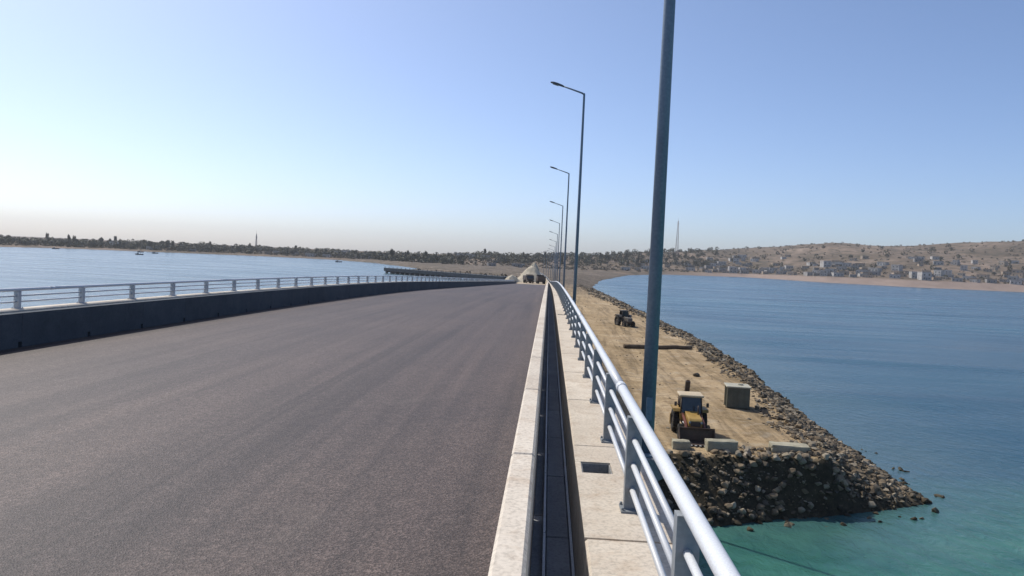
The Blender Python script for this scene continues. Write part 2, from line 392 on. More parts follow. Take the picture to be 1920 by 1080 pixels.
def plat_z(P):
    it, iw = inside(P, TOP), inside(P, WAT); dt, dw = dist(P, TOP), dist(P, WAT)
    z = np.where(it, 2.7, np.where(iw, 2.7*dw/(dw+dt+1e-6), -.9*dw))
    z = np.maximum(z, -2.5)
    edge = np.where(it, np.clip(dt/2.5, 0, 1), 0)
    z = z + fnoise(P, 9, 5)*np.where(it, .30, .42)*np.where(iw, 1, .5) - np.where(it, .12*(1-edge), 0)
    # embankment that carries the road off the end of the bridge
    emb = np.array([(path(y)[0]-4.9, path(y)[1]-.16) if y > BR_END-1 else (0, -50) for y in P[:, 1]])
    ze = emb[:, 1]-np.maximum(0, np.abs(P[:, 0]-emb[:, 0])-6.2)*.55
    return np.where((P[:, 1] > BR_END-1) & iw, np.maximum(z, ze), z)
def grid(xs, ys): 
    X, Y = np.meshgrid(xs, ys); P = np.stack([X.ravel(), Y.ravel()], 1); n, m = len(xs), len(ys)
    i = np.arange(n*m).reshape(m, n)
    F = np.stack([i[:-1, :-1], i[:-1, 1:], i[1:, 1:], i[1:, :-1]], -1).reshape(-1, 4)
    return P, F
xs = np.concatenate([np.arange(-250, -100, 8), np.arange(-100, -20, 2.5), np.arange(-20, -4, 1.0), np.arange(-4, 28, .3), np.arange(28, 100, 4)])
ys = np.concatenate([np.arange(28, 56, .28), np.arange(56, 130, .8), np.arange(130, 270, 2), np.arange(270, 480, 3), np.arange(480, 830, 10)])
P, F = grid(xs, ys); Z = plat_z(P)
keep = (Z[F] > -2.2).any(1); F = F[keep]
used, inv = np.unique(F, return_inverse=True)
me = bpy.data.meshes.new('causeway_ground'); me.from_pydata(np.column_stack([P, Z])[used].tolist(), [], inv.reshape(-1, 4).tolist())
me.polygons.foreach_set('use_smooth', [True]*len(me.polygons)); me.materials.append(M['ground'])
causeway = tag(link('causeway_ground', me), kind='structure')

# rocks on the flanks: the ones that show largest are single parts, the rest one mass
def rock_mesh(seed, mat, npt=16):
    r = random.Random(seed); bm = bmesh.new()
    s_ = Vector((r.uniform(.8, 1.3), r.uniform(.75, 1.1), r.uniform(.55, .9)))
    for k in range(npt):
        d = Vector((r.gauss(0, 1), r.gauss(0, 1), r.gauss(0, 1))).normalized()*.5*r.uniform(.82, 1.1)
        bm.verts.new((d.x*s_.x, d.y*s_.y, d.z*s_.z))
    g = bmesh.ops.convex_hull(bm, input=bm.verts)
    bmesh.ops.delete(bm, geom=[v for v in bm.verts if not v.link_faces], context='VERTS')
    bmesh.ops.bevel(bm, geom=list(bm.edges), offset=.03, segments=1, affect='EDGES') if npt > 14 else None
    bmesh.ops.recalc_face_normals(bm, faces=bm.faces)
    me = bpy.data.meshes.new('rock'); bm.to_mesh(me); bm.free(); me.materials.append(mat); return me
protos = [rock_mesh(k, M[('rock', 'rock_pale', 'rock', 'rock_dark')[k % 4]], 18) for k in range(8)]
lowp = [rock_mesh(50+k, M['rock'], 11) for k in range(8)]
cand = []
def scatter(n, x0, x1, y0, y1, smin, smax, cond):
    p = np.column_stack([nr.uniform(x0, x1, n), nr.uniform(y0, y1, n)])
    it, iw = inside(p, TOP), inside(p, WAT); dt, dw = dist(p, TOP), dist(p, WAT)
    ok = cond(p, it, iw, dt, dw); p = p[ok]; z = plat_z(p)
    for (x, y), zz in zip(p, z):
        s = smin+(smax-smin)*nr.random()**3.2
        cand.append((x, y, zz, s))
flank = lambda p, it, iw, dt, dw: (~it & (iw | (dw < 1.2*nr.random(len(p))**2))) | (it & (dt < (.5+3.2*np.clip(fnoise(p, 7, 3)+.1, 0, 1))*nr.random(len(p))))
scatter(15000, 0, 24, 34, 48, .07, .52, flank)
scatter(8000, 13, 25, 42, 75, .08, .55, flank)
scatter(9000, 12, 28, 70, 160, .11, .7, flank)
scatter(1800, 8, 27, 160, 300, .3, 1.1, flank)
scatter(1600, -100, -10, 330, 460, .8, 2.6, flank)
scatter(420, 3, 16, 41, 160, .06, .26, lambda p, it, iw, dt, dw: it)
for k in range(70):
    t = rng.random(); x = 20.2+rng.uniform(-.6, 2.6); y = 41.2+t*14
    if k % 3 == 0: x = rng.uniform(9, 21); y = 36.3+(x-8.6)*.40-rng.uniform(0, 1.3)
    cand.append((x, y, rng.uniform(-.16, .02), rng.uniform(.18, .5)))
cand = [c for c in cand if c[0] > .5 or c[1] > 230]
cand.sort(key=lambda c: -c[3]/math.hypot(c[0], c[1], EYE-c[2]))
for k, (x, y, z, s) in enumerate(cand[:300]):
    link('rock', protos[rng.randrange(8)], causeway, (x, y, z+s*.12), (rng.uniform(-.5, .5), rng.uniform(-.5, .5), rng.uniform(0, 6.28)), (s, s, s))
base = [(np.array([v.co[:] for v in m.vertices]), np.array([p.vertices[:] for p in m.polygons])) for m in lowp]
def merged(name, items, parent, mats):
    vs, fs, mi, b = [], [], [], 0
    for x, y, z, s in items:
        v, f = base[rng.randrange(len(base))]; a = rng.uniform(0, 6.28); ca, sa = math.cos(a), math.sin(a); t = rng.uniform(-.5, .5)
        w_ = v*s; w_ = w_@np.array([[1, 0, 0], [0, math.cos(t), math.sin(t)], [0, -math.sin(t), math.cos(t)]])
        vs.append(np.column_stack([w_[:, 0]*ca-w_[:, 1]*sa+x, w_[:, 0]*sa+w_[:, 1]*ca+y, w_[:, 2]+z+s*.1])); fs.append(f+b); b += len(v)
        mi += [rng.choice((0, 0, 1, 2)) if y < 320 else rng.choice((2, 2, 0))]*len(f)
    me = bpy.data.meshes.new(name); me.from_pydata(np.concatenate(vs).tolist(), [], np.concatenate(fs).tolist())
    for m in mats: me.materials.append(m)
    me.polygons.foreach_set('material_index', mi)
    return tag(link(name, me, parent), kind='stuff')
merged('riprap', cand[300:], causeway, [M['rock'], M['rock_pale'], M['rock_dark']])

# ------------------------------------------------------------------ the far shore and hills
TA = np.array([-80, -36.3, -32.8, -27.2, -21.1, -15.2, -11.6, -8, -2, 3, 5.9, 8.5, 14.1, 19.4, 24.3, 30.8, 80])
TS = np.array([850, 835, 889, 888, 897, 840, 708, 650, 640, 660, 709, 855, 956, 846, 834, 888, 950])     # shoreline distance
TB = np.array([1.2, 1.2, 1.2, 1.3, 1.5, 1.6, 1.8, 2.2, 2.5, 2.2, 2.2, 2.8, 4.0, 6.2, 6.8, 7.2, 7])        # top of the beach
TH = np.array([5, 5, 5.5, 8, 9, 9, 9, 10, 13, 18, 26, 32, 47, 60, 64, 76, 60.])                          # ridge height
TW = np.array([350, 350, 350, 350, 350, 380, 450, 500, 500, 500, 480, 480, 560, 640, 680, 640, 640.])
def land_z(P):
    r = np.hypot(P[:, 0], P[:, 1]); a = np.degrees(np.arctan2(P[:, 0], P[:, 1]))
    S, B, Hh, W = (np.interp(a, TA, t) for t in (TS, TB, TH, TW))
    S = S + 14*fnoise(P, 160, 3)
    q = r-S; b = np.clip(q/38, 0, 1); b = b*b*(3-2*b)
    u = np.clip((q-38)/W, 0, 1); u2 = u*u*(3-2*u)*.6+u*.4
    z = -3+3*np.clip((q+40)/40, 0, 1) + B*b + (Hh-B)*u2
    z += fnoise(P, 120, 5)*np.clip((q-40)/200, 0, 1)*np.clip(Hh*.16, 1.2, 9)
    z -= np.clip((q-W-150)/2500, 0, 1)*Hh*.5
    beach = np.clip(1-(q-30-8*fnoise(P, 60, 3))/8, 0, 1)*np.clip((a-7)/6, .0, 1)
    return z, beach, q
az = np.radians(np.concatenate([np.arange(-80, -40, 1.5), np.arange(-40, 36, .25), np.arange(36, 81, 1.5)]))
rr = np.concatenate([np.arange(560, 1000, 8), np.arange(1000, 1900, 18), np.arange(1900, 4300, 120)])
A_, R_ = np.meshgrid(az, rr); P = np.stack([(R_*np.sin(A_)).ravel(), (R_*np.cos(A_)).ravel()], 1)
_, F = grid(np.arange(len(az)), np.arange(len(rr)))
Z, Bc, Q = land_z(P); F = F[(Z[F] > -2.5).any(1)]
me = bpy.data.meshes.new('mainland'); me.from_pydata(np.column_stack([P, Z]).tolist(), [], F.tolist())
me.polygons.foreach_set('use_smooth', [True]*len(me.polygons)); me.materials.append(M['land'])
at_ = me.attributes.new('beach', 'FLOAT', 'POINT'); at_.data.foreach_set('value', Bc.astype(np.float32))
tag(link('mainland', me), kind='structure')

# ------------------------------------------------------------------ road
road = tag(sweep(rect(-9.5, -.158, -.22, 0), -45, 215, 1.0).build('road', M['asphalt']), kind='structure')
tag(sweep(rect(-9.5, -.158, -.22, -.012), 215, 400, 2.0).build('causeway_road', M['dirtroad']), kind='structure')

# ------------------------------------------------------------------ bridge body
bridge = tag(empty('bridge', (0, 0, 0)), 'long concrete road bridge carrying the asphalt road over the water', 'bridge')
def span(y0, y1):
    sweep(rect(-10.7, .82, -.62, -.225), y0, y1, 2).build('deck_slab', M['wall'], bridge)
    for gx in (-9, -6.2, -3.6, -.8):
        sweep([(gx-.3, -1.9), (gx+.3, -1.9), (gx+.12, -1.6), (gx+.12, -.625), (gx-.12, -.625), (gx-.12, -1.6)], y0+.1, y1-.1, 3).build('girder', M['wall'], bridge)
sy = -45
spans = []
while sy < BR_END-1:
    e = min(sy+27.7, BR_END); span(sy+.02, e-.02); spans.append(sy); sy = e
for y in spans[1:]+[BR_END-.8]:
    px, pz = path(y); zt = pz-1.905
    sweep(rect(-10, .2, -2.7, -1.905), y-.7, y+.7, .7).build('pier_cap', M['wall'], bridge)
    for cx in (-8, -1.8): MB().tube([(px+cx, y, -5), (px+cx, y, pz-2.69)], .6, 20).build('pier', M['wall'], bridge)

# ------------------------------------------------------------------ barriers with cable trough
KB = 2.1
def barrier(label, side):
    t = tag(empty('bridge_barrier', (0, 0, 0)), label, 'barrier')
    right = side > 0
    top = .5 if right else .62; ktop = .94 if right else .62
    X = (lambda a: a) if right else (lambda a: -9.5-.23-a)      # the left one is its mirror image
    def bx(a, b): return (min(X(a), X(b)), max(X(a), X(b)))
    wm = M['concrete'] if right else M['dark_concrete']
    x0, x1 = bx(-.158, -.032) if right else bx(-.23, -.055)
    # wall block with a drain notch at one foot
    L = KB-(.012 if right else .004); nt_ = .09
    prof = [(-L/2, -.22), (L/2-nt_, -.22), (L/2-nt_, .10), (L/2, .10), (L/2, ktop), (-L/2, ktop)]
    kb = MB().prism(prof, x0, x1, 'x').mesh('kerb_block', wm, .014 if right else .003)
    lx0, lx1 = bx(.26, .78 if right else .62)
    lb = MB().box(lx0, lx1, -L/2, L/2, -.22, top).mesh('ledge_block', M['concrete'], .014)
    p0, p1 = bx(.30, .52)
    b = MB()
    b.box(lx0, lx1, -L/2, .25, -.22, top); b.box(lx0, lx1, .55, L/2, -.22, top)
    b.box(lx0, p0, .2501, .5499, -.22, top-.001); b.box(p1, lx1, .2501, .5499, -.22, top-.001); b.box(p0, p1, .2502, .5498, -.2, top-.38)
    lp = b.mesh('ledge_block', M['concrete'])
    b = MB(); q0, q1 = p0+.002, p1-.002; zt = top-.012; zb = top-.375
    b.box(q0, q0+.008, .252, .548, zb, zt); b.box(q1-.008, q1, .252, .548, zb, zt); b.box(q0+.0081, q1-.0081, .252, .26, zb, zt); b.box(q0+.0081, q1-.0081, .54, .548, zb, zt); b.box(q0+.0081, q1-.0081, .2601, .5399, zb, zb+.01)
    dr = b.mesh('shade_liner', M['duct'])  # added liner, coloured darker to put shade into the recess
    c0, c1 = bx(.07, .232)
    cv = MB().box(c0, c1, -.79, .79, -.1, -.03).mesh('trough_cover', M['cover'], .006)
    fx0, fx1 = bx(-.0315 if right else -.0545, .2595)
    fl = MB().box(fx0, fx1, -L/2, L/2, -.2, -.098).mesh('trough_floor', M['duct'], .0)
    ee = []
    for a in (.045, .236):
        e0, e1 = bx(a, a+.018); ee.append(MB().box(e0, e1, -.795, .795, -.097, .0).mesh('edge_strip', M['steel']))
    end = 398 if right else BR_END
    y = -3.2 if right else 8.3
    y += (.0 if right else 0.0)
    k = 0
    first = y
    while y < end:
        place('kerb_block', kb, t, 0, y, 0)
        pocket = right and k in (4, 12, 20)
        place('ledge_block', lp if pocket else lb, t, 0, y + (0.0 if right else 0), 0)
        place('trough_floor', fl, t, 0, y, 0)
        if pocket: place('shade_liner', dr, t, 0, y, 0)
        y += KB; k += 1
    y = first
    while y < min(end, 150):
        place('trough_cover', cv, t, 0, y, 0)
        for e in ee: place('edge_strip', e, t, 0, y, 0)
        y += 1.6
    return t
barrier('pale concrete double kerb with a dark cable trough beside the lamp posts', 1)
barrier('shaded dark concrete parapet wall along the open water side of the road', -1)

# ------------------------------------------------------------------ railings
def railing(label, X, top, hgt, sp, y0, y1, pw, fine_to, pmat='post'):
    t = tag(empty('bridge_railing', (0, 0, 0)), label, 'railing')
    b = MB()
    b.box(-pw/2, pw/2, -.035, .035, .012, hgt-.03)
    b.box(-pw*.72, pw*.72, -.075, .075, 0, .013)
    for sx in (-1, 1):
        for sy_ in (-1, 1): b.tube([(sx*pw*.6, sy_*.055, .013), (sx*pw*.6, sy_*.055, .03)], .009, 6)
    pm = b.mesh('post', M[pmat])
    y = y0
    n = 0
    while y < y1 and n < 299:
        place('post', pm, t, X, y, top); y += sp; n += 1
    def run(nm, h, r, ya, yb, st, n_=12):
        pts = []
        yy = list(np.arange(ya, yb, st))+[yb]
        for q in yy:
            px, pz = path(q); pts.append((px+X, q, pz+top+h))
        MB().tube(pts, r, n_).build(nm, M['rail'], t)
    a = y0-sp*.5
    while a < y1:                                   # hand rail in lengths of about six metres, sleeved end to end
        bnd = min(a+sp*4, y1); run('hand_rail', hgt, .034, a, bnd, 1.0, 14)
        if a < 60: run('sleeve', hgt, .0385, bnd-.06, bnd+.06, .12, 14)
        a = bnd
    for fr in (.72, .47, .22) if hgt > .5 else (.67, .36):
        a = y0
        while a < y1:
            bnd = min(a+(sp if a < fine_to else sp*8), y1)
            run('mid_rail', hgt*fr, .0175, a-.0, bnd, 1.5, 8); a = bnd
    return t
railing('grey posted steel railing with white rails along the lamp post side', .56, .5, .60, 1.785, -.68, 398, .088, 40)
railing('low steel railing on top of the dark parapet wall by open water', -10.2, .62, .365, 2.05, 8.25, BR_END-1, .105, 60, 'steel')

# ------------------------------------------------------------------ lamp posts
LB = -.45
def lamp_proto():
    t = empty('lamp_post', (0, 0, 0))
    H_ = 10.87-LB
    MB().tube([(0, 0, .02), (0, 0, H_*.5), (0, 0, H_-.05), (-.02, 0, H_)], [.092, .074, .055, .052], 16).build('pole', M['pole'], t)
    MB().box(-.2, .2, -.2, .2, 0, .03).build('base_plate', M['pole'], t, .004)
    b = MB()
    for sx in (-1, 1):
        for sy_ in (-1, 1): b.tube([(sx*.15, sy_*.15, .03), (sx*.15, sy_*.15, .09)], .016, 6)
    b.build('anchor_bolt', M['steel'], t)
    MB().box(-.04, .04, -.094, -.07, .45, .75).build('access_door', M['pole'], t, .004)
    MB().tube([(.0, 0, H_-.06), (-.10, 0, H_+.01), (-.5, 0, H_+.14), (-1.1, 0, H_+.33)], [.05, .045, .04, .036], 10).build('arm', M['pole'], t)
    # lamp head: flattened, tapering housing with lens below
    a = Matrix.Translation((-1.05, 0, H_+.31)) @ Matrix.Rotation(R(17), 4, 'Y')
    prof = [(0, .05), (.12, .09), (.35, .14), (.58, .13), (.72, .07)]
    vs = []; fs = []
    for i, (x, wd) in enumerate(prof):
        hh = [.045, .07, .085, .075, .03][i]
        for (yy, zz) in ((-wd, -.02), (-wd*.8, hh*.6), (0, hh), (wd*.8, hh*.6), (wd, -.02), (0, -.045)): vs.append(a @ Vector((-x, yy, zz)))
    n = 6
    fs = [(i*n+k, i*n+(k+1) % n, (i+1)*n+(k+1) % n, (i+1)*n+k) for i in range(len(prof)-1) for k in range(n)] + [tuple(range(n)), tuple(4*n+k for k in range(n))]
    hd = MB().add(vs, fs).build('lamp_head', M['lamp'], t, .006)
    MB().box(-.60, -.28, -.085, .085, -.062, -.035, a).build('lens', M['lens'], hd, .008)
    return t
lp = lamp_proto()
tag(lp, 'tall grey street lamp post with single arm along the railing', 'lamp post', 'lamp posts along the bridge railing')
for k in range(13):
    Y = 10+30*k
    o = lp if k == 0 else copy_tree(lp)
    px, pz = path(Y); o.location = (px+1.36, Y, pz+LB)
    o['label'] = {0: 'grey lamp post standing over open water short of the rock platform', 1: 'grey lamp post beside the backhoe loader and its end of the platform', 3: 'grey lamp post beside the dark tractor on the platform',
                  8: 'grey lamp post beside the dump trucks and the pale sand heap'}.get(k, 'grey single armed lamp post on the bridge between platform and railing' if Y < BR_END else 'grey single armed lamp post on the earth causeway past the sand heaps')
    if Y < BR_END:
        MB().prism([(.80, LB-.75), (.80, LB-.003), (1.62, LB-.003), (1.62, LB-.2)], -.25, .25, 'y').build('lamp_corbel', M['wall'], bridge, .01, (px, Y, pz))
        for cc in (): pass

# ------------------------------------------------------------------ machines
def wheel(parent, x, y, r, wd, rim='yellow'):
    n = 24; b = MB()
    prof = [(r*.58, -wd/2), (r*.93, -wd/2), (r, -wd*.36), (r, wd*.36), (r*.93, wd/2), (r*.58, wd/2)]
    vs = [(px_, q*math.cos(2*math.pi*k/n), q*math.sin(2*math.pi*k/n)) for k in range(n) for q, px_ in prof]; m = len(prof)
    b.add(vs, [(k*m+i, k*m+(i+1) % m, ((k+1) % n)*m+(i+1) % m, ((k+1) % n)*m+i) for k in range(n) for i in range(m)], True)
    for k in range(18):                                            # lugs
        a = Matrix.Rotation(2*math.pi*k/18, 4, 'X'); b.box(-wd*.45, wd*.45, -.035*r/.5, .035*r/.5, r*.97, r*1.05, a)
    w_ = b.build('wheel', M['rubber'], parent, 0, (x, y, r*1.03))
    MB().tube([(-wd*.3, 0, 0), (wd*.3, 0, 0)], r*.6, 20).build('rim', M[rim], w_)
    MB().tube([(-wd*.42, 0, 0), (wd*.42, 0, 0)], r*.2, 12).build('hub', M['darksteel'], w_)

def backhoe(loc, rz):
    t = tag(empty('backhoe_loader', loc, rz), 'yellow backhoe loader with dark bucket parked on the sand platform', 'loader')
    # front faces -Y
    MB().box(-.45, .45, -1.5, 2.3, .5, .95).build('chassis', M['darksteel'], t, .03)
    hd = MB().prism([(-1.75, .9), (-1.75, 1.28), (-1.6, 1.4), (.15, 1.55), (.15, .9)], -.42, .42, 'x').build('hood', M['yellow'], t, .03)
    MB().box(-.3, .3, -1.785, -1.75, .95, 1.25).build('grille', M['darksteel'], hd, .005)
    for s in (-1, 1): MB().tube([(s*.36, -1.8, 1.2), (s*.36, -1.7, 1.2)], .07, 12).build('headlight', M['lens'], hd)
    cab = MB().box(-.72, .72, .15, 1.75, .95, 1.35).build('cab', M['yellow'], t, .02)
    b = MB()
    for s in (-1, 1):
        b.tube([(s*.68, .2, 1.34), (s*.62, .42, 2.42)], .045, 6); b.tube([(s*.68, 1.7, 1.34), (s*.64, 1.6, 2.42)], .045, 6); b.tube([(s*.70, 1.0, 1.34), (s*.66, 1.0, 2.42)], .04, 6)
    b.build('cab_frame', M['darksteel'], t)
    MB().box(-.78, .78, .25, 1.8, 2.42, 2.56).build('roof', M['cream'], t, .04)
    MB().prism([(.215, 1.36), (.245, 1.36), (.445, 2.41), (.415, 2.41)], -.6, .6, 'x').build('windscreen', M['glass'], t)
    MB().box(-.6, .6, 1.63, 1.655, 1.36, 2.41).build('rear_window', M['glass'], t)
    for s in (-1, 1): MB().box(s*.655-.01, s*.655+.01, .45, 1.58, 1.38, 2.4).build('side_window', M['glass'], t)
    MB().box(-.25, .25, 1.0, 1.45, 1.355, 1.75).build('seat', M['rubber'], t, .04)
    for s in (-1, 1):
        wheel(t, s*.82, -1.1, .46, .32); wheel(t, s*.88, 1.15, .72, .44)
        MB().tube([(s*.98, .28, 1.95), (s*.74, .3, 2.0)], .015, 6).build('mirror_arm', M['darksteel'], t)
        MB().box(s*1.02-.08, s*1.02+.08, .26, .29, 1.82, 2.1).build('mirror', M['darksteel'], t, .01)
        MB().prism([(.35, 1.45), (.5, 1.62), (1.8, 1.62), (1.95, 1.45), (1.8, 1.52), (.5, 1.52)], s*.9-.23, s*.9+.23, 'x').build('mudguard', M['yellow'], t)
        MB().prism([(.2, 1.25), (.2, 1.42), (-1.5, 1.12), (-2.25, .55), (-2.25, .38), (-1.45, .9)], s*.56-.06, s*.56+.06, 'x').build('loader_arm', M['red'], t, .01)
        MB().tube([(s*.56, -.2, .9), (s*.56, -1.55, 1.0)], .05, 8).build('ram', M['steel'], t)
    # loader bucket, back and floor and side plates
    b = MB()
    b.prism([(-2.2, .1), (-2.2, .85), (-2.3, 1.0), (-2.36, 1.0), (-2.27, .83), (-2.27, .2), (-3.0, .1), (-3.0, .06)], -1.08, 1.08, 'x')
    for s in (-1, 1): b.prism([(-2.21, .1), (-2.21, .85), (-2.34, 1.0), (-2.95, .1)], s*1.06-.02, s*1.06+.02, 'x')
    bk = b.build('bucket', M['darksteel'], t)
    for k in range(8): MB().box(-1+k*.27, -.88+k*.27, -3.16, -2.98, .05, .09).build('bucket_tooth', M['steel'], bk)
    MB().tube([(.3, -.6, 1.45), (.3, -.6, 2.05)], .045, 10).build('exhaust', M['darksteel'], t)
    # backhoe behind: folded boom standing above the roof
    MB().box(-1.0, 1.0, 2.3, 2.55, .55, .95).build('stabiliser_frame', M['darksteel'], t, .02)
    for s in (-1, 1): MB().prism([(2.32, .2), (2.52, .2), (2.52, .9), (2.32, .9)], s*1.0-.08, s*1.0+.08, 'x').build('stabiliser', M['yellow'], t)
    MB().prism([(2.5, .8), (2.75, .8), (2.8, 2.4), (2.45, 3.2), (2.2, 3.15), (2.5, 2.3)], -.15, .15, 'x').build('boom', M['darksteel'], t, .02)
    MB().prism([(2.3, 3.25), (2.55, 3.05), (3.35, 1.5), (3.2, 1.4)], -.11, .11, 'x').build('dipper', M['red'], t, .02)
    MB().prism([(3.15, 1.5), (3.45, 1.5), (3.6, 1.0), (3.2, .75), (2.9, .95), (3.05, 1.0), (3.25, 1.1)], -.3, .3, 'x').build('digging_bucket', M['darksteel'], t, .01)
    return t
bh = backhoe((8.35, 43.5, 2.62), R(-2)); bh.scale = (.87, .87, .87)

def tractor(loc, rz):
    t = tag(empty('tractor', loc, rz), 'dark grey tractor standing on the sand near the rock bank', 'tractor')
    MB().box(-.28, .28, -1.3, .9, .6, .9).build('chassis', M['darksteel'], t, .03)
    MB().prism([(-1.5, .85), (-1.5, 1.3), (-1.35, 1.42), (.1, 1.5), (.1, .85)], -.36, .36, 'x').build('hood', M['grey'], t, .03)
    MB().box(-.55, .55, .1, 1.3, .9, 1.35).build('body', M['grey'], t, .03)
    for s in (-1, 1):
        wheel(t, s*.72, -1.0, .45, .28, 'grey'); wheel(t, s*.85, .9, .78, .42, 'grey')
        MB().prism([(.0, 1.5), (.3, 1.75), (1.4, 1.75), (1.7, 1.5), (1.4, 1.66), (.3, 1.66)], s*.82-.22, s*.82+.22, 'x').build('mudguard', M['grey'], t)
    b = MB()
    for s in (-1, 1): b.tube([(s*.5, .25, 1.34), (s*.46, .35, 2.3)], .04, 6); b.tube([(s*.5, 1.2, 1.34), (s*.46, 1.12, 2.3)], .04, 6)
    b.build('cab_frame', M['darksteel'], t)
    MB().box(-.55, .55, .2, 1.28, 2.3, 2.4).build('roof', M['grey'], t, .03)
    for yy in (.31, 1.15): MB().box(-.44, .44, yy-.01, yy+.01, 1.36, 2.29).build('window', M['glass'], t)
    MB().tube([(.2, -.5, 1.45), (.2, -.5, 2.75)], .05, 10).build('exhaust', M['darksteel'], t)
    MB().box(-.22, .22, .8, 1.1, 1.35, 1.75).build('seat', M['rubber'], t, .04)
    return t
tractor((11.5, 113.5, 2.66), R(20))

def truck(loc, rz, paint, label):
    t = tag(empty('dump_truck', loc, rz), label, 'truck', None)
    MB().box(-.45, .45, -2.8, 3.0, .65, .95).build('chassis', M['darksteel'], t, .02)
    cab = MB().prism([(-3.2, .6), (-3.25, 1.4), (-3.05, 2.55), (-1.6, 2.6), (-1.6, .6)], -1.15, 1.15, 'x').build('cab', M[paint], t, .05)
    MB().prism([(-3.255, 1.5), (-3.23, 1.5), (-3.07, 2.35), (-3.095, 2.35)], -1.0, 1.0, 'x').build('windscreen', M['glass'], cab)
    MB().box(-.8, .8, -3.30, -3.24, .75, 1.3).build('grille', M['rubber'], cab, .01)
    MB().box(-1.2, 1.2, -3.4, -3.2, .45, .7).build('bumper', M['darksteel'], cab, .02)
    for s in (-1, 1):
        MB().box(s*.95-.14, s*.95+.14, -3.3, -3.24, .8, 1.0).build('headlight', M['lens'], cab)
        MB().box(s*1.152-.01, s*1.152+.01, -2.9, -1.9, 1.5, 2.3).build('side_window', M['glass'], cab)
        wheel(t, s*1.0, -2.3, .5, .3, 'grey'); wheel(t, s*.95, .9, .5, .5, 'grey'); wheel(t, s*.95, 2.2, .5, .5, 'grey')
    b = MB(); b.box(-1.22, 1.22, -1.4, 3.2, 1.0, 1.1)
    for s in (-1, 1): b.box(s*1.19-.035, s*1.19+.035, -1.4, 3.2, 1.1, 2.3)
    b.box(-1.15, 1.15, -1.4, -1.32, 1.1, 2.75); b.box(-1.15, 1.15, 3.12, 3.2, 1.1, 2.3); b.box(-1.15, 1.15, -2.0, -1.4, 2.68, 2.75)
    b.build('dump_body', M['darksteel'], t)
for X, Y, paint, lab in ((-6.2, 246, 'darksteel', 'dark brown dump truck in front of the pale sand heap'), (-2.3, 243, 'grey', 'grey dump truck beside the railing near the sand heap')):
    px, pz = path(Y); truck((px+X, Y, pz), R(13 if X < -4 else 187), paint, lab)

# ------------------------------------------------------------------ things lying on the platform
def block(x, y, sx, sy_, sz, rz, label):
    b = MB().box(-sx/2, sx/2, -sy_/2, sy_/2, 0, sz); me = b.mesh('concrete_block', M['block'])
    bm = bmesh.new(); bm.from_mesh(me); bmesh.ops.subdivide_edges(bm, edges=bm.edges[:], cuts=4, use_grid_fill=True)
    r = random.Random(int(x*100)); off = Vector((x, y, 0))
    for v in bm.verts:
        e = sum((abs(abs(v.co.x)-sx/2) < .01, abs(abs(v.co.y)-sy_/2) < .01, v.co.z > sz-.01))
        v.co += Vector((1, 1, 1))*.03*mnoise.noise(v.co*3+off)
        if e >= 2: v.co -= Vector((v.co.x/sx, v.co.y/sy_, (v.co.z-sz/2)/sz))*r.uniform(.02, .09)
    bm.to_mesh(me); bm.free()
    z = plat_z(np.array([[x, y]]))[0]
    o = link('concrete_block', me, None, (x, y, z-.05), (0, 0, rz)); tag(o, label, 'block', 'concrete blocks along the end of the platform')
block(7.3, 40.45, .95, .7, .48, R(-4), 'small concrete block beside the loader bucket')
block(9.35, 40.4, 1.6, .75, .62, R(3), 'rectangular concrete block standing between loader and platform edge')
block(13.0, 40.9, 1.95, 1.0, .42, R(-5), 'low flat concrete slab block near the rocky tip of the platform')
z = plat_z(np.array([[13.0, 52.6]]))[0]
tk = tag(empty('water_tank', (13.05, 52.6, z-.03), R(-6)), 'square olive green metal tank with pale top on the sand', 'tank')
MB().box(-.74, .74, -.75, .75, .08, 1.42).build('tank_body', M['tank'], tk, .03)
MB().box(-.8, .8, -.81, .81, 1.42, 1.52).build('lid', M['tanktop'], tk, .02)
MB().tube([(0.2, .1, 1.51), (.2, .1, 1.6)], .18, 14).build('hatch', M['tanktop'], tk)
for yy in (-.5, .5): MB().box(-.8, .8, yy-.08, yy+.08, 0, .08).build('skid', M['log'], tk)
for xx in (-.755, .755):
    for yy in (-.4, 0, .4): MB().box(xx-.02, xx+.02, yy-.03, yy+.03, .1, 1.4).build('rib', M['tank'], tk)
for xx in (-.4, 0, .4): MB().box(xx-.03, xx+.03, -.775, -.74, .1, 1.4).build('rib', M['tank'], tk)
def log(p0, p1, r, label, name='timber_log'):
    a, b_ = Vector(p0), Vector(p1); pts = []; rs = []
    for i in range(9):
        t = i/8; q = a.lerp(b_, t); q.z = plat_z(np.array([[q.x, q.y]]))[0]+r*.8; q.y += .12*mnoise.noise(Vector((q.x, 3, 1))); pts.append(q); rs.append(r*(1-.25*t))
    o = MB().tube(pts, rs, 10).build(name, M['log']); tag(o, label, 'log')
log((8.6, 85.6, 2.7), (16.4, 87.6, 2.7), .26, 'long dark timber log lying across the sand platform')
bp = link('boulder', protos[3], None, (13.0, 66.6, plat_z(np.array([[13.0, 66.6]]))[0]+.12), (.2, .1, 1), (1.1, .8, .6)); tag(bp, 'dark lone boulder on the open sand behind the tank', 'boulder')

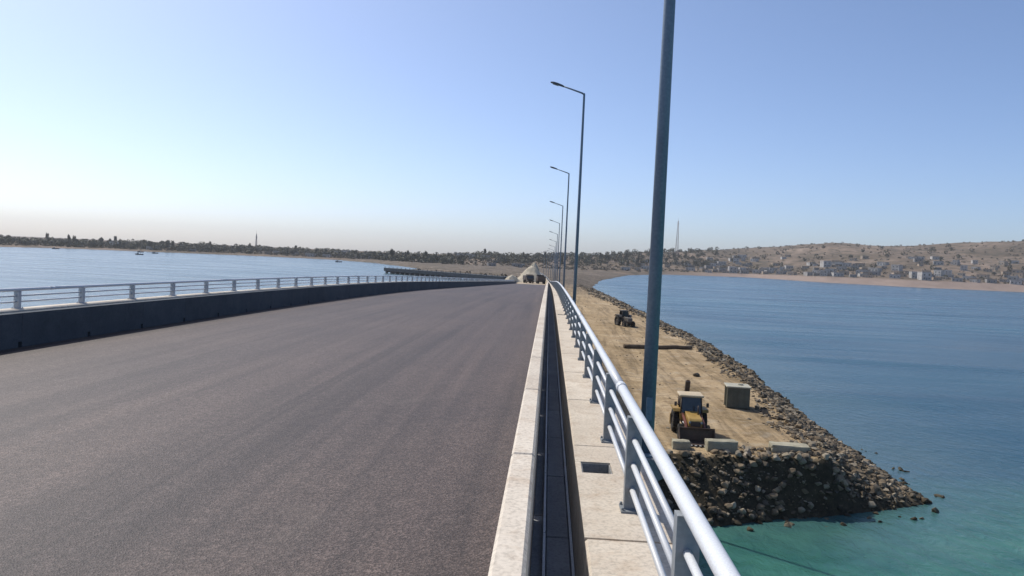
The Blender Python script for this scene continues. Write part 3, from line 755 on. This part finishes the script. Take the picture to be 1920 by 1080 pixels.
# ------------------------------------------------------------------ old low pier left of the causeway
A, B = Vector((-88, 420, 0)), Vector((-18, 351, 0)); L_ = (B-A).length; ang = math.atan2(B.y-A.y, B.x-A.x)
pr = tag(empty('old_pier', A, ang), 'long low dark pier on piles in the water left of the causeway', 'pier')
MB().box(0, L_, -3, 3, 1.15, 2.9).build('deck', M['dark_concrete'], pr, .05)
nb = 22
for k in range(nb):
    x = 2+k*(L_-4)/(nb-1)
    MB().box(x-.5, x+.5, -2.9, 2.9, 0.6, 1.148).build('cross_beam', M['dark_concrete'], pr)
    for yy in (-2.3, 2.3): MB().tube([(x, yy, -5), (x, yy, .62)], .75, 10).build('pile', M['dark_concrete'], pr)
for k in range(26):
    x = 1+k*(L_-2)/25
    MB().box(x-.12, x+.12, -2.9, -2.7, 2.9, 3.6).build('bollard', M['dark_concrete'], pr)

# ------------------------------------------------------------------ sand heaps at the end of the asphalt
def heap(name, x, y, z, rx, ry, h, seed, label, cat='heap'):
    n, m = 40, 14; vs = [(0, 0, h)]; fs = []
    for j in range(1, m+1):
        t = j/m
        for k in range(n):
            a = 2*math.pi*k/n; d = 1+.28*mnoise.noise(Vector((math.cos(a)*1.6+seed, math.sin(a)*1.6, 0)))
            px_, py_ = rx*t*d*math.cos(a), ry*t*d*math.sin(a)
            zz = h*(math.cos(min(1, t)*math.pi)*.5+.5)*(1-.25*t) + .30*h*t*mnoise.noise(Vector((px_*.33, py_*.33, seed))) + .09*h*mnoise.noise(Vector((px_*1.4, py_*1.4, seed))) - (.3 if j == m else 0)
            vs.append((px_, py_, zz))
    fs += [(0, 1+k, 1+(k+1) % n) for k in range(n)]
    for j in range(m-1):
        a = 1+j*n; fs += [(a+k, a+n+k, a+n+(k+1) % n, a+(k+1) % n) for k in range(n)]
    b = MB().add(vs, fs, True); o = b.build(name, M['sandpile'], None, 0, (x, y, z)); tag(o, label, cat)
px, pz = path(268); heap('sand_heap', px-5.6, 270, pz-.15, 8.2, 8, 5.6, 3, 'large pale sand heap on the road behind the dump trucks')
px, pz = path(258); heap('sand_heap', px-11.6, 258, pz-.4, 4.6, 4, 2.6, 9, 'low pale sand heap spilling from the road edge')
px, pz = path(330); heap('sand_heap', px-4.2, 330, pz-.15, 4.5, 6, 6.5, 5, 'tall grey sand heap on the causeway behind the large heap')

# ------------------------------------------------------------------ trees
def crown_mesh(name, seed, w_, h, z0, nl, nq, mat, qs):
    r = np.random.default_rng(seed); vs = []; fs = []
    lobes = []
    for k in range(nl):
        a = r.uniform(0, 6.28); q = r.uniform(0, .62)*w_
        lobes.append((q*math.cos(a), q*math.sin(a), z0+h*r.uniform(.25, .85), w_*r.uniform(.28, .5), h*r.uniform(.2, .34)))
    for k in range(nq):
        lx, ly, lz, lr, lh = lobes[k % nl]
        d = r.normal(size=3); d /= np.linalg.norm(d); q = r.uniform(.55, 1.08)
        c = np.array([lx+d[0]*lr*q, ly+d[1]*lr*q, lz+d[2]*lh*q])
        u = r.normal(size=3); u /= np.linalg.norm(u); v = np.cross(u, d+r.normal(size=3)*.6); v /= np.linalg.norm(v)+1e-6
        s = qs*r.uniform(.6, 1.3); b = len(vs)
        vs += [c-u*s-v*s*.6, c+u*s-v*s*.5, c+u*s*.8+v*s*.7, c-u*s*.7+v*s*.6]; fs.append((b, b+1, b+2, b+3))
    me = bpy.data.meshes.new(name); me.from_pydata([tuple(p) for p in vs], [], fs); me.materials.append(mat); return me
def tree_proto(seed, w_, h, th, mat, nl):
    r = random.Random(seed); t = empty('tree')
    b = MB(); b.tube([(0, 0, -.4), (.1*r.uniform(-1, 1), .1, th*.6), (.3*r.uniform(-1, 1), .2, th+h*.45)], [.28, .2, .08], 7)
    for k in range(4):
        a = r.uniform(0, 6.28); b.tube([(0, .1, th*.7), (math.cos(a)*w_*.3, math.sin(a)*w_*.3, th+h*.3), (math.cos(a)*w_*.55, math.sin(a)*w_*.55, th+h*.6)], [.13, .09, .04], 5)
    b.build('trunk', M['bark'], t)
    link('crown', crown_mesh('crown', seed, w_, h, th*.75, nl, 420, mat, .42), t)
    return t
TP = [tree_proto(1, 4.2, 5.2, 2.0, M['leaf'], 9), tree_proto(2, 3.2, 6.6, 2.2, M['leaf'], 8), tree_proto(3, 4.8, 4.2, 1.4, M['leaf2'], 10), tree_proto(4, 2.0, 8.0, 2.0, M['leaf'], 7)]
TL = ['broad dark green tree ', 'tall rounded dark green tree ', 'low spreading olive grey tree ', 'slender upright dark tree ']
TZ = ['in the belt along the low shore behind the fishing boats', 'in the wood behind the head of the causeway', 'among the houses on the dry hillside above the beach']
used_t = set()
def put_tree(k, x, y, s):
    o = TP[k] if k not in used_t else copy_tree(TP[k]); used_t.add(k)
    z = land_z(np.array([[x, y]]))[0][0]
    o.location = (x, y, z-.1); o.rotation_euler = (0, 0, rng.uniform(0, 6.28)); o.scale = (s, s, s*rng.uniform(.85, 1.15))
    a_ = math.degrees(math.atan2(x, y)); zone = 2 if a_ > 11 else (1 if a_ > -6 else 0)
    tag(o, TL[k] + TZ[zone], 'tree', 'trees ' + TZ[zone].strip())
def polar(a, r): return r*math.sin(R(a)), r*math.cos(R(a))
def shore(a): return float(np.interp(a, TA, TS))
for k in range(300):
    if k < 170: a = rng.uniform(-37, -6); q = rng.uniform(40, 190)
    elif k < 230: a = rng.uniform(-6, 11.5); q = rng.uniform(140, 420)
    else: a = rng.uniform(11, 32); q = rng.uniform(60, 420)
    if k >= 285: a = rng.uniform(13, 31); q = float(np.interp(a, TA, TW))+rng.uniform(0, 50)
    x, y = polar(a, shore(a)+q)
    kk = rng.choice((0, 0, 1, 2, 2, 3)) if a < 11.5 else rng.choice((0, 2, 2, 2))
    put_tree(kk, x, y, rng.uniform(.65, 1.15)*(1 if a < 11.5 else .62))
# scrub: nobody could count it
def scrub():
    vs, fs = [], []
    n = 3500
    a = np.concatenate([nr.uniform(-40, -8, 1700), nr.uniform(-8, 11, 1000), nr.uniform(10, 36, 800)])
    q = np.where(a < -8, 40+nr.random(n)*260, 42+nr.random(n)**1.1*640)
    S = np.interp(a, TA, TS); r = S+q; P = np.stack([r*np.sin(np.radians(a)), r*np.cos(np.radians(a))], 1)
    z, _, _ = land_z(P)
    for (x, y), zz in zip(P, z):
        w_ = rng.uniform(1.2, 3.4); h = w_*rng.uniform(.45, .8)
        for k in range(14):
            d = Vector((rng.gauss(0, 1), rng.gauss(0, 1), abs(rng.gauss(0, 1)))).normalized()
            c = Vector((x+d.x*w_*.8, y+d.y*w_*.8, zz+d.z*h)); u = Vector((rng.gauss(0, 1), rng.gauss(0, 1), rng.gauss(0, .7))).normalized(); v = u.cross(d); s = rng.uniform(.35, .8)
            b = len(vs); vs += [c-u*s-v*s, c+u*s-v*s*.8, c+u*s*.8+v*s, c-u*s*.9+v*s*.7]; fs.append((b, b+1, b+2, b+3))
    me = bpy.data.meshes.new('scrub'); me.from_pydata([tuple(p) for p in vs], [], fs); me.materials.append(M['scrub'])
    o = link('scrub', me); tag(o, 'dry dark scrub covering the far shore and the hillside', 'scrub', None, 'stuff')
scrub()

def woodland():
    vs, fs = [], []
    n = 1060
    a = np.concatenate([nr.uniform(-44, -7, 700), nr.uniform(-7, 12, 300), nr.uniform(11, 35, 60)]); q = np.where(a < -7, 45+nr.random(n)*230, np.where(a < 11, 180+nr.random(n)*330, 120+nr.random(n)*480))
    S = np.interp(a, TA, TS); r_ = S+q; P = np.stack([r_*np.sin(np.radians(a)), r_*np.cos(np.radians(a))], 1); z, _, _ = land_z(P)
    for (x, y), zz in zip(P, z):
        w_ = rng.uniform(2.5, 5.5); h = rng.uniform(2.2, 3.6)
        for k in range(60):
            d = Vector((rng.gauss(0, 1), rng.gauss(0, 1), rng.gauss(0, 1))).normalized()
            c = Vector((x+d.x*w_*.9, y+d.y*w_*.9, zz+h+d.z*h)); u = Vector((rng.gauss(0, 1), rng.gauss(0, 1), rng.gauss(0, .8))).normalized(); v = u.cross(d); s = rng.uniform(.4, .95)
            b = len(vs); vs += [c-u*s-v*s, c+u*s-v*s*.8, c+u*s*.8+v*s, c-u*s*.9+v*s*.7]; fs.append((b, b+1, b+2, b+3))
    me = bpy.data.meshes.new('woodland'); me.from_pydata([tuple(p) for p in vs], [], fs); me.materials.append(M['leaf'])
    o = link('woodland', me); tag(o, 'dark low woodland massed along the far shore', 'woodland', None, 'stuff')
woodland()

# ------------------------------------------------------------------ houses
def house_proto(w_, d, h, wm, rm, storeys, label):
    t = empty('house'); tag(t, label, 'house', 'houses of the far shore')
    MB().box(-w_/2, w_/2, -d/2, d/2, -2.5, h).build('wall', M[wm], t)
    b = MB(); b.box(-w_/2-.12, w_/2+.12, -d/2-.12, d/2+.12, h+.003, h+.22)
    rf = b.build('roof', M[rm], t)
    b = MB()
    for s in (-1, 1): b.box(-w_/2-.1, w_/2+.1, s*(d/2)-.1, s*(d/2)+.1, h+.223, h+.6); b.box(s*(w_/2)-.1, s*(w_/2)+.1, -d/2+.102, d/2-.102, h+.223, h+.6)
    b.build('parapet', M[wm], rf)
    MB().box(-.5, .5, -d/2-.05, -d/2+.02, 0, 2.1).build('door', M['hdoor'], t)
    for st in range(storeys):
        n = max(2, int(w_//3.2))
        for k in range(n):
            cx = -w_/2+(k+.5)*w_/n
            if st == 0 and abs(cx) < 1.2: continue
            z0 = 1.0+st*3.0
            wn = MB().box(cx-.6, cx+.6, -d/2-.04, -d/2+.02, z0, z0+1.2).build('window', M['glass'], t)
            MB().box(cx-.75, cx+.75, -d/2-.16, -d/2-.0, z0-.12, z0-.002).build('sill', M['hroof'], wn)
    return t
HP = [house_proto(10, 8, 3.4, 'hw', 'hroof', 1, 'low whitewashed flat roofed house on the far shore'),
      house_proto(8.5, 8, 6.4, 'hw', 'hroof', 2, 'two storey white flat roofed house on the far shore'),
      house_proto(9, 7, 3.3, 'hg', 'hroof', 1, 'low bare grey block house on the far shore'),
      house_proto(8, 7, 3.3, 'ht', 'hroof', 1, 'low tan rendered house on the far shore'),
      house_proto(11, 7, 3.2, 'ht', 'hroof2', 1, 'low tan house with a rusty sheet roof on the far shore'),
      house_proto(26, 9, 4.2, 'hw', 'hroof', 1, 'long white shed on the far shore')]
HL = [h['label'].replace('on the far shore', '') for h in HP]
HZN = ['in the trees of the low wooded shore', 'near the mast where the causeway meets land', 'on the dry hillside above the beach']
used_h = set()
def put_house(k, a, q, s=1.0):
    x, y = polar(a, shore(a)+q); o = HP[k] if k not in used_h else copy_tree(HP[k]); used_h.add(k)
    zone = 2 if a > 11 else (1 if a > -4.5 else 0)
    o['label'] = HL[k] + HZN[zone]; o['group'] = 'houses ' + HZN[zone].strip()
    o.location = (x, y, land_z(np.array([[x, y]]))[0][0]); o.rotation_euler = (0, 0, -R(a)+rng.uniform(-.6, .6)); o.scale = (s, s, s)
spots = []
def free(a, q):
    x, y = polar(a, shore(a)+q)
    if any((x-u)**2+(y-v)**2 < 11**2 for u, v in spots): return False
    spots.append((x, y)); return True
n = 0
while n < 170:
    a = rng.uniform(11, 33); q = 44+rng.random()**2.0*300
    if free(a, q): put_house(rng.choice((0, 0, 0, 1, 2, 2, 3, 3, 4, 4)), a, q, rng.uniform(.65, 1.15)); n += 1
for k in range(48):
    a = rng.uniform(-30, -2); q = rng.uniform(45, 200)
    if free(a, q): put_house(rng.choice((0, 1, 2, 3)), a, q, rng.uniform(.7, 1.0))
for k in range(16):
    a = rng.uniform(5.5, 12.5); q = rng.uniform(60, 260)
    if free(a, q): put_house(rng.choice((0, 2, 3, 4)), a, q, rng.uniform(.8, 1.05))
put_house(5, -6.1, 330); put_house(5, -5.2, 300, .9); put_house(5, 20.2, 240)

# ------------------------------------------------------------------ masts
def mast(a, q, h, w0, label):
    x, y = polar(a, shore(a)+q); z = land_z(np.array([[x, y]]))[0][0]
    t = tag(empty('radio_mast', (x, y, z)), label, 'mast'); nb = int(h/3)
    cor = lambda f: [(sx*w0*(1-.75*f)/2, sy_*w0*(1-.75*f)/2, -1+f*(h+1)) for sx, sy_ in ((-1, -1), (1, -1), (1, 1), (-1, 1))]
    for i in range(4): MB().tube([cor(0)[i], cor(1)[i]], .22, 6).build('leg', M['mast'], t)
    for k in range(nb):
        c0, c1 = cor(k/nb), cor((k+1)/nb); b = MB()
        for i in range(4): b.tube([c0[i], c1[(i+1) % 4]], .09, 4, False); b.tube([c1[i], c1[(i+1) % 4]], .09, 4, False)
        b.build('bracing', M['mast'], t)
    MB().tube([(0, 0, h-1), (0, 0, h+5)], .12, 6).build('antenna', M['mast'], t)
    for k in range(3): MB().tube([(math.cos(k*2.1)*.9, math.sin(k*2.1)*.9, h-6), (math.cos(k*2.1)*.9, math.sin(k*2.1)*.9, h-3)], .25, 8).build('panel_antenna', M['hw'], t)
mast(9.18, 330, 54, 4.2, 'tall lattice radio mast above the trees where the hill begins')
mast(-21.1, 220, 22, 2.2, 'short thin radio mast above the low wooded shore')

# ------------------------------------------------------------------ boats
def boat_proto():
    t = empty('fishing_boat'); vs = []; fs = []; n = 9
    for i in range(n):
        f = i/(n-1); wd = .95*math.sin(math.pi*min(1, (f*.85+.15)))**.6*(1 if f < .95 else .35); sh = .25*(2*f-1)**2
        vs += [(-3+6*f, -wd, .75+sh), (-3+6*f, -wd*.6, -.25), (-3+6*f, wd*.6, -.25), (-3+6*f, wd, .75+sh)]
    for i in range(n-1): fs += [(i*4+k, i*4+k+1, i*4+4+k+1, i*4+4+k) for k in range(3)]
    fs += [(0, 1, 2, 3), tuple((n-1)*4+k for k in (3, 2, 1, 0))]
    MB().add(vs, fs).build('hull', M['hull'], t)
    MB().box(-2.6, 2.4, -.7, .7, .35, .42).build('deck', M['log'], t)
    MB().box(-1.9, -.6, -.55, .55, .42, 1.7).build('wheelhouse', M['hw'], t, .04)
    MB().tube([(.6, 0, .4), (.6, 0, 3.6)], .06, 8).build('mast', M['log'], t)
    return t
bp0 = boat_proto(); tag(bp0, 'small dark fishing boat lying on the pale water', 'boat', 'fishing boats on the left water')
for k, (x, y, rz) in enumerate(((-331, 610, .4), (-365, 700, 1.0), (-395, 730, 0), (-190, 690, .2), (-460, 700, .7))):
    o = bp0 if k == 0 else copy_tree(bp0); o.location = (x, y, 0); o.rotation_euler = (0, 0, rz)

# ------------------------------------------------------------------ haze
HZ = True
if HZ:
    hz = MB().box(-2600, 2600, -200, 2900, -7.5, 150).build('haze', None) if False else None
    me = bpy.data.meshes.new('haze')
    b = MB().box(-4600, 4600, -4600, 4600, -7.5, 112)
    me.from_pydata(b.v, [], b.f); hm = bpy.data.materials.new('haze'); hm.use_nodes = True; nt = hm.node_tree; nt.nodes.clear()
    out = nt.nodes.new('ShaderNodeOutputMaterial'); pv = nt.nodes.new('ShaderNodeVolumePrincipled')
    pv.inputs['Color'].default_value = (.95, .98, 1, 1); pv.inputs['Density'].default_value = .00012; pv.inputs['Anisotropy'].default_value = .15
    nt.links.new(pv.outputs[0], out.inputs['Volume']); me.materials.append(hm)
    ho = link('haze', me); tag(ho, 'thin pale sea haze over the whole bay', 'haze', None, 'stuff')
